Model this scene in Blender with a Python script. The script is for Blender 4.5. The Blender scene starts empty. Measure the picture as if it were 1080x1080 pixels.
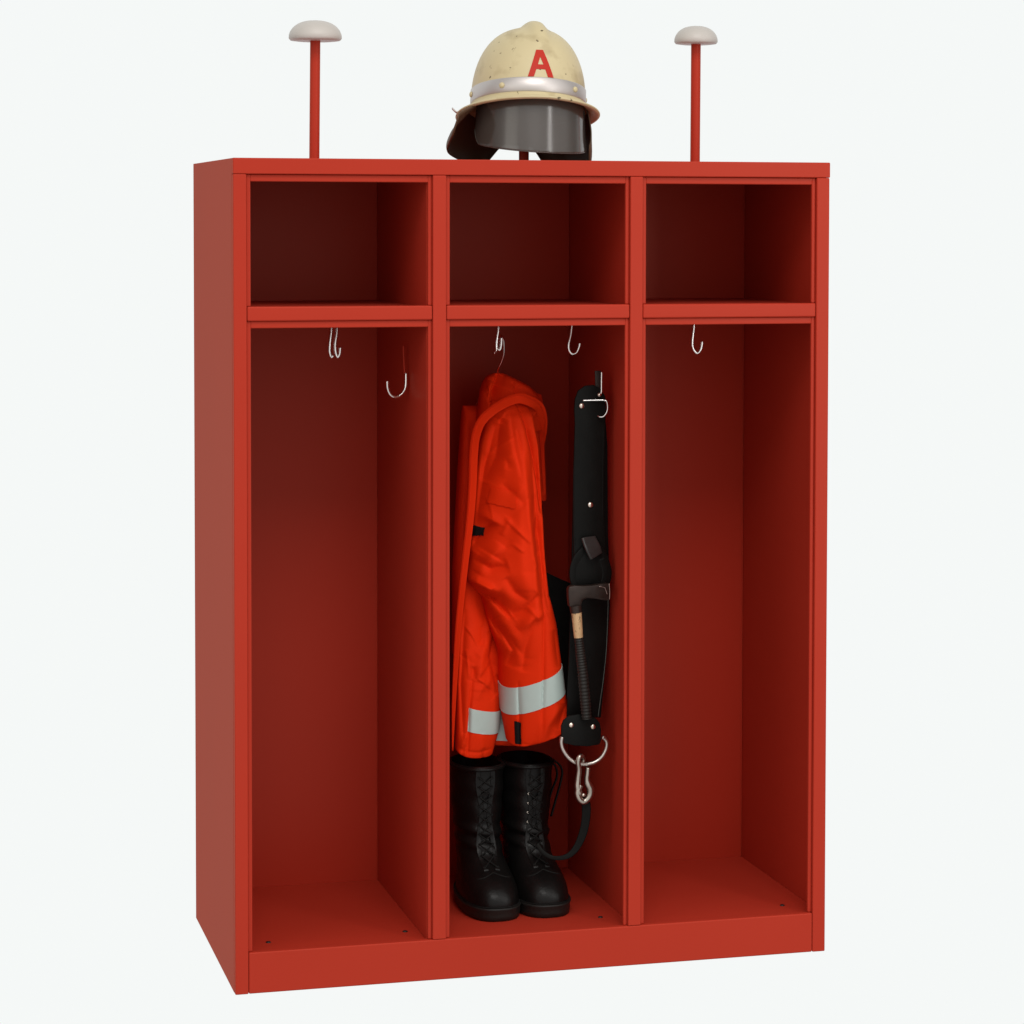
import bpy, bmesh, math, random
import numpy as np
from mathutils import Vector, Matrix

C = bpy.context.scene.collection
PI = math.pi
random.seed(4)

# ------------------------------------------------------------------ camera (solved from the locker's own edges)
CAM = np.array([-0.80571525, -5.64098658, 1.66969781])
YAW, PITCH, ROLL = 0.26674492, -0.04146034, 0.00222827
FPX, CX, CY = 2801.7172, 597.57312, 347.9776
FW = np.array([math.sin(YAW)*math.cos(PITCH), math.cos(YAW)*math.cos(PITCH), math.sin(PITCH)])
R0 = np.array([math.cos(YAW), -math.sin(YAW), 0.0]); U0 = np.cross(R0, FW)
RT = math.cos(ROLL)*R0 + math.sin(ROLL)*U0
UP = -math.sin(ROLL)*R0 + math.cos(ROLL)*U0

def at(u, v, y):
    """the point that stands at depth y (metres behind the locker's front) on a sight line measured in the photograph"""
    u = np.asarray(u, float); v = np.asarray(v, float); y = np.asarray(y, float)
    u, v, y = np.broadcast_arrays(u, v, y)
    d = FW + ((u-CX)/FPX)[..., None]*RT + ((CY-v)/FPX)[..., None]*UP
    k = (y-CAM[1])/d[..., 1]
    return CAM + d*k[..., None]

def on_floor(u, v, z):
    d = FW + (u-CX)/FPX*RT + (CY-v)/FPX*UP
    return CAM + d*((z-CAM[2])/d[2])

def proj(P):
    d = np.asarray(P)-CAM
    w = d @ FW
    return CX+FPX*(d @ RT)/w, CY-FPX*(d @ UP)/w

cam_d = bpy.data.cameras.new('camera')
cam = bpy.data.objects.new('camera', cam_d); C.objects.link(cam)
cam_d.sensor_width = 36; cam_d.sensor_fit = 'HORIZONTAL'
cam_d.lens = FPX/1080*36
cam_d.shift_x = (540-CX)/1080; cam_d.shift_y = (CY-540)/1080
cam_d.clip_start = .1; cam_d.clip_end = 200
m3 = Matrix((tuple(RT), tuple(UP), tuple(-FW))).transposed()
cam.matrix_world = Matrix.Translation(Vector(CAM)) @ m3.to_4x4()
bpy.context.scene.camera = cam

# ------------------------------------------------------------------ materials
def mat(name, col, rough=.5, metal=0., spec=.5, noise=None, bump=None, coat=0.):
    m = bpy.data.materials.new(name); m.use_nodes = True
    nt = m.node_tree; b = nt.nodes['Principled BSDF']
    b.inputs['Base Color'].default_value = (*col, 1)
    b.inputs['Roughness'].default_value = rough
    b.inputs['Metallic'].default_value = metal
    b.inputs['Specular IOR Level'].default_value = spec
    b.inputs['Coat Weight'].default_value = coat
    tc = nt.nodes.new('ShaderNodeTexCoord')
    if noise:                                   # (scale, amount): slow variation of colour and gloss
        n = nt.nodes.new('ShaderNodeTexNoise'); n.inputs['Scale'].default_value = noise[0]; n.inputs['Detail'].default_value = 6
        nt.links.new(tc.outputs['Object'], n.inputs['Vector'])
        mx = nt.nodes.new('ShaderNodeMix'); mx.data_type = 'RGBA'
        mx.inputs['A'].default_value = (*[c*(1-noise[1]) for c in col], 1)
        mx.inputs['B'].default_value = (*[min(1, c*(1+noise[1])) for c in col], 1)
        nt.links.new(n.outputs['Fac'], mx.inputs['Factor'])
        nt.links.new(mx.outputs['Result'], b.inputs['Base Color'])
        mr = nt.nodes.new('ShaderNodeMapRange')
        mr.inputs['To Min'].default_value = rough*.88; mr.inputs['To Max'].default_value = min(1, rough*1.12)
        nt.links.new(n.outputs['Fac'], mr.inputs['Value']); nt.links.new(mr.outputs['Result'], b.inputs['Roughness'])
    if bump:                                    # (scale, strength, distance)
        n2 = nt.nodes.new('ShaderNodeTexNoise'); n2.inputs['Scale'].default_value = bump[0]; n2.inputs['Detail'].default_value = 3
        nt.links.new(tc.outputs['Object'], n2.inputs['Vector'])
        bp = nt.nodes.new('ShaderNodeBump'); bp.inputs['Strength'].default_value = bump[1]; bp.inputs['Distance'].default_value = bump[2]
        nt.links.new(n2.outputs['Fac'], bp.inputs['Height']); nt.links.new(bp.outputs['Normal'], b.inputs['Normal'])
    return m

def powder(name, col):
    """matt powder coat: coloured diffuse under a weak rough gloss that its orange peel keeps from turning into a mirror at grazing angles"""
    m = bpy.data.materials.new(name); m.use_nodes = True
    nt = m.node_tree; nt.nodes.remove(nt.nodes['Principled BSDF']); out = nt.nodes['Material Output']
    N = nt.nodes.new; K = nt.links.new
    tc = N('ShaderNodeTexCoord')
    n = N('ShaderNodeTexNoise'); n.inputs['Scale'].default_value = 2.5; n.inputs['Detail'].default_value = 7
    K(tc.outputs['Object'], n.inputs['Vector'])
    mx = N('ShaderNodeMix'); mx.data_type = 'RGBA'
    mx.inputs['A'].default_value = (*[c*.95 for c in col], 1); mx.inputs['B'].default_value = (*[c*1.05 for c in col], 1)
    K(n.outputs['Fac'], mx.inputs['Factor'])
    n2 = N('ShaderNodeTexNoise'); n2.inputs['Scale'].default_value = 240; n2.inputs['Detail'].default_value = 3
    K(tc.outputs['Object'], n2.inputs['Vector'])
    bp = N('ShaderNodeBump'); bp.inputs['Strength'].default_value = .10; bp.inputs['Distance'].default_value = .001
    K(n2.outputs['Fac'], bp.inputs['Height'])
    d = N('ShaderNodeBsdfDiffuse'); K(mx.outputs['Result'], d.inputs['Color']); K(bp.outputs['Normal'], d.inputs['Normal'])
    g = N('ShaderNodeBsdfGlossy'); g.inputs['Color'].default_value = (1, .94, .76, 1); K(bp.outputs['Normal'], g.inputs['Normal'])
    mr = N('ShaderNodeMapRange'); mr.inputs['To Min'].default_value = .34; mr.inputs['To Max'].default_value = .46
    K(n.outputs['Fac'], mr.inputs['Value']); K(mr.outputs['Result'], g.inputs['Roughness'])
    f = N('ShaderNodeFresnel'); f.inputs['IOR'].default_value = 1.26
    mi = N('ShaderNodeMath'); mi.operation = 'MINIMUM'; mi.inputs[1].default_value = .070; K(f.outputs[0], mi.inputs[0])
    s_ = N('ShaderNodeMixShader'); K(mi.outputs[0], s_.inputs['Fac']); K(d.outputs[0], s_.inputs[1]); K(g.outputs[0], s_.inputs[2])
    K(s_.outputs[0], out.inputs['Surface'])
    return m

M = {}
M['red'] = powder('red powder coat', (.385, .0262, .0125))
M['cap'] = mat('off white plastic cap', (.46, .43, .40), .42, 0, .4, (30, .04))
M['steel'] = mat('polished steel wire', (.80, .785, .77), .20, 1, .5, (60, .08))
M['ring_steel'] = mat('dull nickel ring', (.52, .475, .44), .30, 1, .5, (60, .12), (150, .15, .0005))
M['cast'] = mat('worn cast snap hook', (.44, .40, .35), .30, 1, .5, (90, .2), (200, .3, .0006))
M['black_leather'] = mat('black belt leather', (.006, .006, .0055), .46, 0, .10, (40, .3), (220, .35, .0008))
M['sheen_leather'] = mat('leather loop with painted sheen', (.030, .027, .026), .38, 0, .35, (50, .3), (220, .3, .0008))  # lighter grey puts the folded strap's sheen into the colour
M['boot_leather'] = mat('black boot leather', (.0045, .004, .0038), .36, 0, .18, (35, .3), (160, .45, .0012))
M['rubber'] = mat('black rubber sole', (.010, .009, .008), .5, 0, .25, (40, .2), (120, .3, .001))
M['lace'] = mat('black lace cord', (.009, .0085, .008), .8, 0, .15, (200, .3))
M['lining'] = mat('black inner lining', (.008, .008, .008), .8, 0, .2)
M['brass_steel'] = mat('nickel rivet', (.72, .62, .54), .28, 1, .5, (80, .1))
M['alu'] = mat('brushed aluminium band', (.55, .515, .50), .46, .85, .5, (20, .05))
M['axe_iron'] = mat('dark brown axe iron', (.032, .021, .017), .42, .4, .35, (60, .5), (90, .5, .0012))
M['edge_iron'] = mat('bare ground edge of axe', (.50, .40, .36), .35, 1, .5, (120, .3))
M['grip'] = mat('ribbed rubber grip', (.014, .012, .010), .55, 0, .3, (60, .3))
M['neck'] = mat('dark brown neck leather', (.085, .047, .024), .55, 0, .35, (30, .3), (140, .35, .001))
M['orange'] = mat('orange red jacket cloth', (.68, .0245, .0014), .75, 0, .10, (8, .05), (700, .22, .0006))
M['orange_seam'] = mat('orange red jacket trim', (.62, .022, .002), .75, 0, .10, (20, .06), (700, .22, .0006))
M['tape'] = mat('silver grey reflective tape', (.42, .51, .48), .50, 0, .5, (25, .06), (500, .15, .0005))
M['velcro'] = mat('black velcro tab', (.009, .007, .007), .85, 0, .1, (200, .3), (500, .4, .001))
M['red_letter'] = mat('red sticker film', (.43, .028, .017), .5, 0, .12, (40, .05))
M['hole'] = mat('black screw head', (.010, .009, .008), .5, 0, .4)
M['cord'] = mat('pale edge stitching', (.10, .11, .10), .6, 0, .4)

def helmet_paint():
    m = mat('aged luminous cream paint', (.53, .450, .270), .45, 0, .22, (6, .10), (40, .06, .002))
    nt = m.node_tree; b = nt.nodes['Principled BSDF']
    base = b.inputs['Base Color'].links[0].from_socket
    tc = next(n for n in nt.nodes if n.type == 'TEX_COORD')
    def spots(scale, lo, hi, col, prev, detail=2.0):
        n = nt.nodes.new('ShaderNodeTexNoise'); n.inputs['Scale'].default_value = scale; n.inputs['Detail'].default_value = detail
        nt.links.new(tc.outputs['Object'], n.inputs['Vector'])
        r = nt.nodes.new('ShaderNodeMapRange'); r.inputs['From Min'].default_value = lo; r.inputs['From Max'].default_value = hi
        nt.links.new(n.outputs['Fac'], r.inputs['Value'])
        x = nt.nodes.new('ShaderNodeMix'); x.data_type = 'RGBA'; x.inputs['B'].default_value = (*col, 1)
        nt.links.new(r.outputs['Result'], x.inputs['Factor']); nt.links.new(prev, x.inputs['A'])
        return x.outputs['Result']
    s = spots(13, .55, .80, (.30, .23, .12), base, 8)       # soft scuffs
    s = spots(62, .675, .71, (.10, .075, .04), s, 3)       # chips
    nt.links.new(s, b.inputs['Base Color'])
    return m
M['cream'] = helmet_paint()

def smoked():
    m = bpy.data.materials.new('smoked visor plastic'); m.use_nodes = True
    nt = m.node_tree; b = nt.nodes['Principled BSDF']
    b.inputs['Base Color'].default_value = (.058, .049, .042, 1)
    b.inputs['Roughness'].default_value = .17
    b.inputs['Specular IOR Level'].default_value = .9
    b.inputs['Alpha'].default_value = .86
    tc = nt.nodes.new('ShaderNodeTexCoord'); n = nt.nodes.new('ShaderNodeTexNoise')
    n.inputs['Scale'].default_value = 14; n.inputs['Detail'].default_value = 8
    nt.links.new(tc.outputs['Object'], n.inputs['Vector'])
    r = nt.nodes.new('ShaderNodeMapRange'); r.inputs['To Min'].default_value = .10; r.inputs['To Max'].default_value = .26
    nt.links.new(n.outputs['Fac'], r.inputs['Value']); nt.links.new(r.outputs['Result'], b.inputs['Roughness'])
    return m
M['visor'] = smoked()

def wood_mat():
    m = mat('pale worn axe handle with burnt marks', (.52, .33, .17), .5, 0, .4, (60, .25))
    nt = m.node_tree; b = nt.nodes['Principled BSDF']
    base = b.inputs['Base Color'].links[0].from_socket
    tc = next(n for n in nt.nodes if n.type == 'TEX_COORD')
    mp = nt.nodes.new('ShaderNodeMapping'); mp.inputs['Scale'].default_value = (1.6, 1, .8)
    nt.links.new(tc.outputs['Object'], mp.inputs['Vector'])
    n = nt.nodes.new('ShaderNodeTexNoise'); n.inputs['Scale'].default_value = 150; n.inputs['Detail'].default_value = 3
    nt.links.new(mp.outputs['Vector'], n.inputs['Vector'])
    r = nt.nodes.new('ShaderNodeMapRange'); r.inputs['From Min'].default_value = .58; r.inputs['From Max'].default_value = .68
    nt.links.new(n.outputs['Fac'], r.inputs['Value'])
    x = nt.nodes.new('ShaderNodeMix'); x.data_type = 'RGBA'; x.inputs['B'].default_value = (.10, .06, .03, 1)
    nt.links.new(r.outputs['Result'], x.inputs['Factor']); nt.links.new(base, x.inputs['A'])
    nt.links.new(x.outputs['Result'], b.inputs['Base Color'])
    return m
M['wood'] = wood_mat()

# ------------------------------------------------------------------ object helpers
def root_of(o):
    while o.parent: o = o.parent
    return o

def thing(name, loc, label, cat, group=None):
    o = bpy.data.objects.new(name, None); C.objects.link(o)
    o.location = loc; o.empty_display_size = .05
    o['label'] = label; o['category'] = cat
    if group: o['group'] = group
    return o

def link(name, verts, faces, material, parent, smooth=True, label=None):
    off = np.array(root_of(parent).location) if parent else np.zeros(3)
    V = np.asarray(verts, float)-off
    me = bpy.data.meshes.new(name)
    me.from_pydata(V.tolist(), [], [tuple(int(i) for i in f) for f in faces])
    me.materials.append(material)
    bm = bmesh.new(); bm.from_mesh(me)
    bmesh.ops.recalc_face_normals(bm, faces=bm.faces)
    bm.to_mesh(me); bm.free()
    if smooth:
        me.polygons.foreach_set('use_smooth', [True]*len(me.polygons))
    o = bpy.data.objects.new(name, me); C.objects.link(o)
    if parent: o.parent = parent
    if label: o['label'] = label
    return o

def solid(o, th, inward=True):
    """give a sheet real thickness, towards the helmet's axis"""
    c = Vector(np.mean([v.co for v in o.data.vertices], axis=0).tolist())
    d = sum((p.normal.x*(p.center.x-c.x)+p.normal.y*(p.center.y-c.y))*p.area for p in o.data.polygons)
    m = o.modifiers.new('thickness', 'SOLIDIFY'); m.thickness = th; m.offset = -1 if d > 0 else 1

class Geo:
    def __init__(s): s.v = []; s.f = []
    def add(s, V, F):
        n = len(s.v); s.v.extend([tuple(map(float, p)) for p in V]); s.f.extend([tuple(i+n for i in f) for f in F])
        return s

def bm_out(bm):
    bm.verts.index_update()
    V = [v.co.copy() for v in bm.verts]; F = [[v.index for v in f.verts] for f in bm.faces]
    bm.free(); return V, F

def box_geo(x0, x1, y0, y1, z0, z1, bev=0., seg=3):
    bm = bmesh.new()
    bmesh.ops.create_cube(bm, size=1)
    for v in bm.verts:
        v.co = Vector(((x0+x1)/2+v.co.x*(x1-x0), (y0+y1)/2+v.co.y*(y1-y0), (z0+z1)/2+v.co.z*(z1-z0)))
    if bev: bmesh.ops.bevel(bm, geom=list(bm.edges), offset=bev, segments=seg, affect='EDGES', profile=.5)
    return bm_out(bm)

def wn(o):
    o.data.polygons.foreach_set('use_smooth', [True]*len(o.data.polygons))
    m = o.modifiers.new('flat faces', 'WEIGHTED_NORMAL'); m.weight = 100; m.mode = 'FACE_AREA'

def box(name, x0, x1, y0, y1, z0, z1, m, parent, bev=0.):
    V, F = box_geo(x0, x1, y0, y1, z0, z1, bev)
    o = link(name, V, F, m, parent, smooth=False)
    if bev:
        wn(o)
    return o

def resample(pts, n):
    P = np.asarray(pts, float)
    # Catmull-Rom through the points
    Q = np.vstack([2*P[0]-P[1], P, 2*P[-1]-P[-2]])
    out = []
    for t in np.linspace(0, len(P)-1, n):
        i = min(int(t), len(P)-2); s = t-i
        p0, p1, p2, p3 = Q[i], Q[i+1], Q[i+2], Q[i+3]
        out.append(.5*((2*p1)+(-p0+p2)*s+(2*p0-5*p1+4*p2-p3)*s*s+(-p0+3*p1-3*p2+p3)*s**3))
    return np.array(out)

def tube_geo(pts, r, n=None, seg=12, cap=True, flat=None, nrm=None):
    """round (or, with flat=(half width, half thickness) and a thickness direction nrm, ribbon-like) tube along a path"""
    P = resample(pts, n) if n else np.asarray(pts, float)
    T = np.gradient(P, axis=0); T /= np.linalg.norm(T, axis=1)[:, None]+1e-12
    V = []; F = []
    ref = np.array([0, 0, 1.]) if nrm is None else np.asarray(nrm, float)
    if nrm is None and abs(T[0] @ ref) > .9: ref = np.array([1., 0, 0])
    N = ref-T[0]*(ref @ T[0]); N /= np.linalg.norm(N)
    k = len(P)
    rr = np.full(k, r) if np.isscalar(r) else np.interp(np.linspace(0, 1, k), np.linspace(0, 1, len(r)), r)
    for i in range(k):
        base = N if nrm is None else ref
        N = base-T[i]*(base @ T[i]); N /= np.linalg.norm(N)+1e-12
        B = np.cross(T[i], N)
        for j in range(seg):
            a = 2*PI*j/seg
            if flat is None:
                V.append(P[i]+rr[i]*(math.cos(a)*N+math.sin(a)*B))
            else:
                ca, sa = math.cos(a), math.sin(a)
                w = flat[0]*rr[i]; t = flat[1]
                V.append(P[i]+t*math.copysign(abs(ca)**.5, ca)*N+w*math.copysign(abs(sa)**.35, sa)*B)
    for i in range(k-1):
        for j in range(seg):
            F.append((i*seg+j, i*seg+(j+1) % seg, (i+1)*seg+(j+1) % seg, (i+1)*seg+j))
    if cap:
        F.append(tuple(range(seg))[::-1]); F.append(tuple((k-1)*seg+j for j in range(seg)))
    return V, F

def tube(name, pts, r, m, parent, **k):
    V, F = tube_geo(pts, r, **k); return link(name, V, F, m, parent)

def lathe_geo(prof, c, axis=(0, 0, 1), seg=48, sx=1., sy=1.):
    """prof: (radius, height) pairs along axis from c"""
    A = np.asarray(axis, float); A /= np.linalg.norm(A)
    ref = np.array([1., 0, 0]) if abs(A[0]) < .9 else np.array([0, 1., 0])
    B = np.cross(A, ref); B /= np.linalg.norm(B); D = np.cross(B, A)
    V = []; F = []
    for r, h in prof:
        for j in range(seg):
            a = 2*PI*j/seg
            V.append(np.asarray(c)+A*h+r*(math.cos(a)*D*sx+math.sin(a)*B*sy))
    k = len(prof)
    for i in range(k-1):
        for j in range(seg):
            F.append((i*seg+j, i*seg+(j+1) % seg, (i+1)*seg+(j+1) % seg, (i+1)*seg+j))
    F.append(tuple(range(seg))); F.append(tuple((k-1)*seg+j for j in range(seg)))
    return V, F

def lathe(name, prof, c, m, parent, axis=(0, 0, 1), seg=48):
    V, F = lathe_geo(prof, c, axis, seg); return link(name, V, F, m, parent)

def plate_geo(px, y, th, bev=.0015):
    """a flat cut piece of leather or metal facing the front: outline measured in the photograph, real thickness th"""
    P = at([p[0] for p in px], [p[1] for p in px], y)
    bm = bmesh.new()
    vs = [bm.verts.new(p) for p in P]
    f = bm.faces.new(vs)
    ex = bmesh.ops.extrude_face_region(bm, geom=[f])
    for v in [g for g in ex['geom'] if isinstance(g, bmesh.types.BMVert)]: v.co.y += th
    bmesh.ops.recalc_face_normals(bm, faces=bm.faces)
    if bev:
        ed = [e for e in bm.edges if len(e.link_faces) == 2 and e.calc_face_angle(0) > .9]
        bmesh.ops.bevel(bm, geom=ed, offset=bev, segments=2, affect='EDGES', profile=.5)
    return bm_out(bm)

def plate(name, px, y, th, m, parent, bev=.0015):
    V, F = plate_geo(px, y, th, bev)
    o = link(name, V, F, m, parent)
    o.data.set_sharp_from_angle(angle=math.radians(40))
    return o

def smooth_px(px, n=60):
    P = np.asarray(list(px)+[px[0]], float)
    return resample(P, n+1)[:-1]

# ------------------------------------------------------------------ the locker
Hh = 1.8
e = [0.0, .0288, .4346, .4645, .8820, .9112, 1.3210, 1.3513]
ZT, ZR, ZQ, ZP = 1.7653, 1.4827, 1.4514, .0900
D, DI, ZF = .657, .57, .086
LK = thing('fire_locker', (e[7]/2, D/2, 0), 'tall red metal fire station locker with three open bays and helmet posts on top', 'locker')
R = M['red']
wallx = [(.006, e[2]-.010), (e[3]+.004, e[4]+.0155), (e[5]+.004, e[6]+.025)]
box('side_panel', 0, .0055, .0205, D, 0, Hh-.0003, R, LK, .0008)
box('side_panel', wallx[2][1], e[7], .0185, D, 0, ZT-.001, R, LK, .0008)
box('partition', wallx[0][1], wallx[1][0], .0185, DI-.0005, ZF-.02, ZT-.001, R, LK, .0008)
box('partition', wallx[1][1], wallx[2][0], .0185, DI-.0005, ZF-.02, ZT-.001, R, LK, .0008)
box('back_panel', .006, wallx[2][1]-.0005, DI, D-.002, .01, ZT-.001, R, LK, .0008)
box('top_panel', .0060, e[7]-.0002, .0205, D, ZT-.0005, Hh-.0004, R, LK, .0015)
for a, b in wallx:
    box('base_panel', a+.0005, b-.0005, .0085, DI-.0005, ZF-.012, ZF, R, LK)
    box('shelf', a+.0005, b-.0005, .0185, DI-.0005, ZQ-.008, ZR-.005, R, LK)
# welded front frame
box('top_rail', -.0002, e[7]+.0014, 0, .020, ZT+.0004, Hh, R, LK, .0024)
box('plinth', e[1]+.0006, e[6]-.0006, .0006, .0185, 0, ZP, R, LK, .0032)
box('stile', e[0], e[1], 0, .018, 0, ZT, R, LK, .0024)
box('stile', e[6], e[7], 0, .018, 0, ZT, R, LK, .0024)
box('stile', e[2], e[3], 0, .018, ZP+.0003, ZT, R, LK, .0022)
box('stile', e[4], e[5], 0, .018, ZP+.0003, ZT, R, LK, .0022)
for i in range(3):
    a, b = e[2*i+1], e[2*i+2]
    box('mid_rail', a+.0006, b-.0006, .0012, .0182, ZQ, ZR, R, LK, .0036)
    for z0, z1 in ((ZR, ZT), (ZP, ZQ)):
        g = Geo(); w = .0098; h = .0155
        g.add(*box_geo(a, a+w, .0085, .0180, z0, z1, .0022))
        g.add(*box_geo(b-w+.0008, b, .0085, .0180, z0, z1, .0022))
        g.add(*box_geo(a+w-.001, b-w+.0018, .0088, .0178, z1-h, z1, .0024))
        o = link('door_stop', g.v, g.f, R, LK); wn(o)
# welding seam marks: fine folded edge along the back corner of each bay
for i, (a, b) in enumerate(wallx):
    box('corner_seam', b-.0035, b-.0006, DI-.0025, DI-.0006, ZF+.001, ZQ-.010, R, LK, .0008)
    box('corner_seam', b-.0035, b-.0006, DI-.0025, DI-.0006, ZR-.004, ZT-.002, R, LK, .0008)

# screws in the base, near the front corners
for u, v in ((283, 994), (427.3, 982.6), (633.3, 967.5), (825, 955)):
    p = on_floor(u, v, ZF)
    V, F = lathe_geo([(.0001, .0026), (.004, .0024), (.0058, .001), (.006, -.0005)], p, seg=14)
    link('base_screw', V, F, M['hole'], LK)

# posts with caps
def post(u_bot, v_bot, u_top, y, cap_r, cap_h, v_cap_bot, show=True):
    top = at(u_top, v_cap_bot, y); bot = at(u_bot, v_bot, y); bot[2] = Hh-.0004
    r = .0116
    V, F = tube_geo([bot, top+np.array([0, 0, .004])], r, seg=28)
    p = link('helmet_post', V, F, R, LK)
    p.data.set_sharp_from_angle(angle=math.radians(40))
    prof = [(.004, .0005), (cap_r*.72, .0), (cap_r*.93, .0015), (cap_r*.995, .006)]
    for t in np.linspace(.12, 1, 14):
        a = t*PI/2
        prof.append((cap_r*math.cos(a)**.82+.0001, .006+(cap_h-.006)*math.sin(a)))
    V, F = lathe_geo(prof, (top[0], top[1], top[2]), seg=56)
    c = link('post_cap', V, F, M['cap'], p)
    return top
post(331.5, 166, 332.5, .345, .0605, .047, 43.5)
post(733, 169, 734, .40, .0520, .044, 47)
HELM_Y = .345
post(552.5, 170, 552.6, HELM_Y, .0520, .036, 64)

# hooks welded under the shelves and on the walls
WR = .0037
def hook_px(pts, y, y1=None, r=WR, parent=LK, name='coat_hook', m=None, n=40):
    ys = y if y1 is None else np.linspace(y, y1, len(pts))
    P = at([p[0] for p in pts], [p[1] for p in pts], ys)
    V, F = tube_geo(P, r, n=n, seg=12)
    return link(name, V, F, m or M['steel'], parent)
# bay 1: two hooks side by side seen end on
hook_px([(349.6, 338), (349.2, 350), (347.8, 362), (347.6, 371), (349.3, 376.3), (351.5, 375)], .27, .262)
hook_px([(355.6, 338), (355.2, 350), (353.4, 362), (353.8, 371), (356, 376.5), (358.2, 373), (358.9, 366)], .262, .252)
# bay 1: hook on the right-hand wall
hook_px([(428.2, 393.2), (428.3, 401), (427.6, 409), (423.8, 415.5), (418.2, 418.6), (412.2, 416.4), (409.0, 410), (408.3, 401.5)], .200, .188)
hook_px([(425.6, 364.5), (425.9, 376), (426.6, 390), (428.2, 397)], .206, .200, r=.0021, name='hook_stem', m=R)
# bay 2: hook holding the coat hanger, hook on the right
hook_px([(525.6, 338), (525.2, 348), (523.6, 360), (523.3, 368), (522.2, 371.5), (520.6, 372.2)], .272, .264)
hook_px([(524.2, 366), (525.6, 368.6), (527.6, 368), (528.6, 362), (528.9, 356)], .274, .268)
hook_px([(603.6, 338), (602.2, 352), (600, 362), (600.2, 369), (603.6, 373.2), (608, 371.8), (610.8, 366), (611.8, 361.6)], .268, .262)
# bay 3
hook_px([(731.9, 338), (731.6, 346), (730.3, 358), (730.3, 365), (732.2, 370), (735.3, 372.3), (738.2, 370), (740, 364.5), (740.5, 359.8)], .268, .262)
# bay 2: wall hook of the belt
BY = .165
plate('hook_plate', [(627.5, 391), (634.2, 391), (634.6, 419), (628.5, 419)], BY+.008, .004, M['axe_iron'], LK, .001)
hook_px([(634.6, 392), (634.4, 405), (634.2, 414), (632.4, 417.2)], BY+.002, BY-.006, r=.0022)
pb = at(632, 416.2, BY-.010)
V, F = lathe_geo([(.0004, -.005), (.0038, -.0034), (.005, 0), (.0038, .0034), (.0004, .005)], pb, (0, -1, 0), 16)
link('hook_ball', V, F, M['brass_steel'], LK)

# ------------------------------------------------------------------ the helmet
hc = at(557.0, 104.5, HELM_Y)
HM = Matrix.Translation(Vector(hc)) @ Matrix.Rotation(math.radians(3.2), 4, 'Y') @ Matrix.Rotation(math.radians(-9.0), 4, 'X') @ Matrix.Rotation(math.radians(0), 4, 'Z')
def H(V): return [tuple(HM @ Vector(tuple(map(float, p)))) for p in V]
HT = thing('fire_helmet', tuple(hc), 'cream fire helmet with red letter A, silver band and dark visor on the middle post', 'helmet')
A_, B_, C_ = .1315, .150, .163
def dome(phi, t, off=0.):
    """phi: 0 = front, + to the wearer's left (image right); t: height angle 0..pi/2"""
    ct, st = math.cos(t), math.sin(t)
    ct = ct**.76
    x = (A_+off)*math.sin(phi)*ct; y = -(B_+off)*math.cos(phi)*ct; z = (C_+off)*st
    comb = .0150*math.exp(-abs(x/.0205)**2.8)*max(0, min(1, (st-.50)/.44))**1.2
    nrm = np.array([x/A_**2, y/B_**2, z/C_**2]); nrm /= np.linalg.norm(nrm)+1e-9
    return np.array([x, y, z])+nrm*comb
NP = 160
V = []; F = []
ts = np.linspace(0, PI/2, 61)[:-1]
for t in ts:
    for j in range(NP): V.append(dome(2*PI*j/NP, t))
for i in range(len(ts)-1):
    for j in range(NP): F.append((i*NP+j, i*NP+(j+1) % NP, (i+1)*NP+(j+1) % NP, (i+1)*NP+j))
V.append(dome(0, PI/2)); k = len(V)-1; b0 = (len(ts)-1)*NP
for j in range(NP): F.append((b0+j, b0+(j+1) % NP, k))
shell = link('shell', H(V), F, M['cream'], HT)
solid(shell, .003)

# skirt + flared brim
def brim_pt(phi, s):
    c = math.cos(phi)
    out = .031 + (.010*max(0, c)**2 if c > 0 else .022*c*c)
    drop = .031 + (-.004*c if c > 0 else .006*abs(c))
    side = abs(math.sin(phi))
    drop += .004*side
    if s <= .25:
        q = s/.25; rx, ry, z = A_+.0, B_+.0, -.017*q
        return np.array([rx*math.sin(phi), -ry*c, z])
    q = (s-.25)/.75
    ro = out*q**1.55; z = -.017-drop*(q**.85)*.72
    if q > .9: z += .0025*(q-.9)/.1
    return np.array([(A_+ro)*math.sin(phi), -(B_+ro)*c, z])
V = []; F = []; ss = np.linspace(0, 1, 26)
for s in ss:
    for j in range(NP): V.append(brim_pt(2*PI*j/NP, s))
for i in range(len(ss)-1):
    for j in range(NP): F.append((i*NP+j, i*NP+(j+1) % NP, (i+1)*NP+(j+1) % NP, (i+1)*NP+j))
brim = link('brim', H(V), F, M['cream'], HT)
solid(brim, .003)
rim = [brim_pt(2*PI*j/120, 1.0) for j in range(121)]
V, F = tube_geo(rim, .0026, seg=10, cap=False); link('rim_bead', H(V), F, M['cream'], brim)
# little upturned bracket at the left rear of the rim
pp = [brim_pt(math.radians(-96), .86)+np.array([0, 0, .002]), brim_pt(math.radians(-97), 1.0)+np.array([-.003, 0, .002]), brim_pt(math.radians(-98), 1.0)+np.array([-.013, 0, .011])]
V, F = tube_geo(pp, 1.0, n=12, seg=12, flat=(.006, .0015), nrm=(.4, 0, 1)); link('clip', H(V), F, M['alu'], brim)

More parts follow.
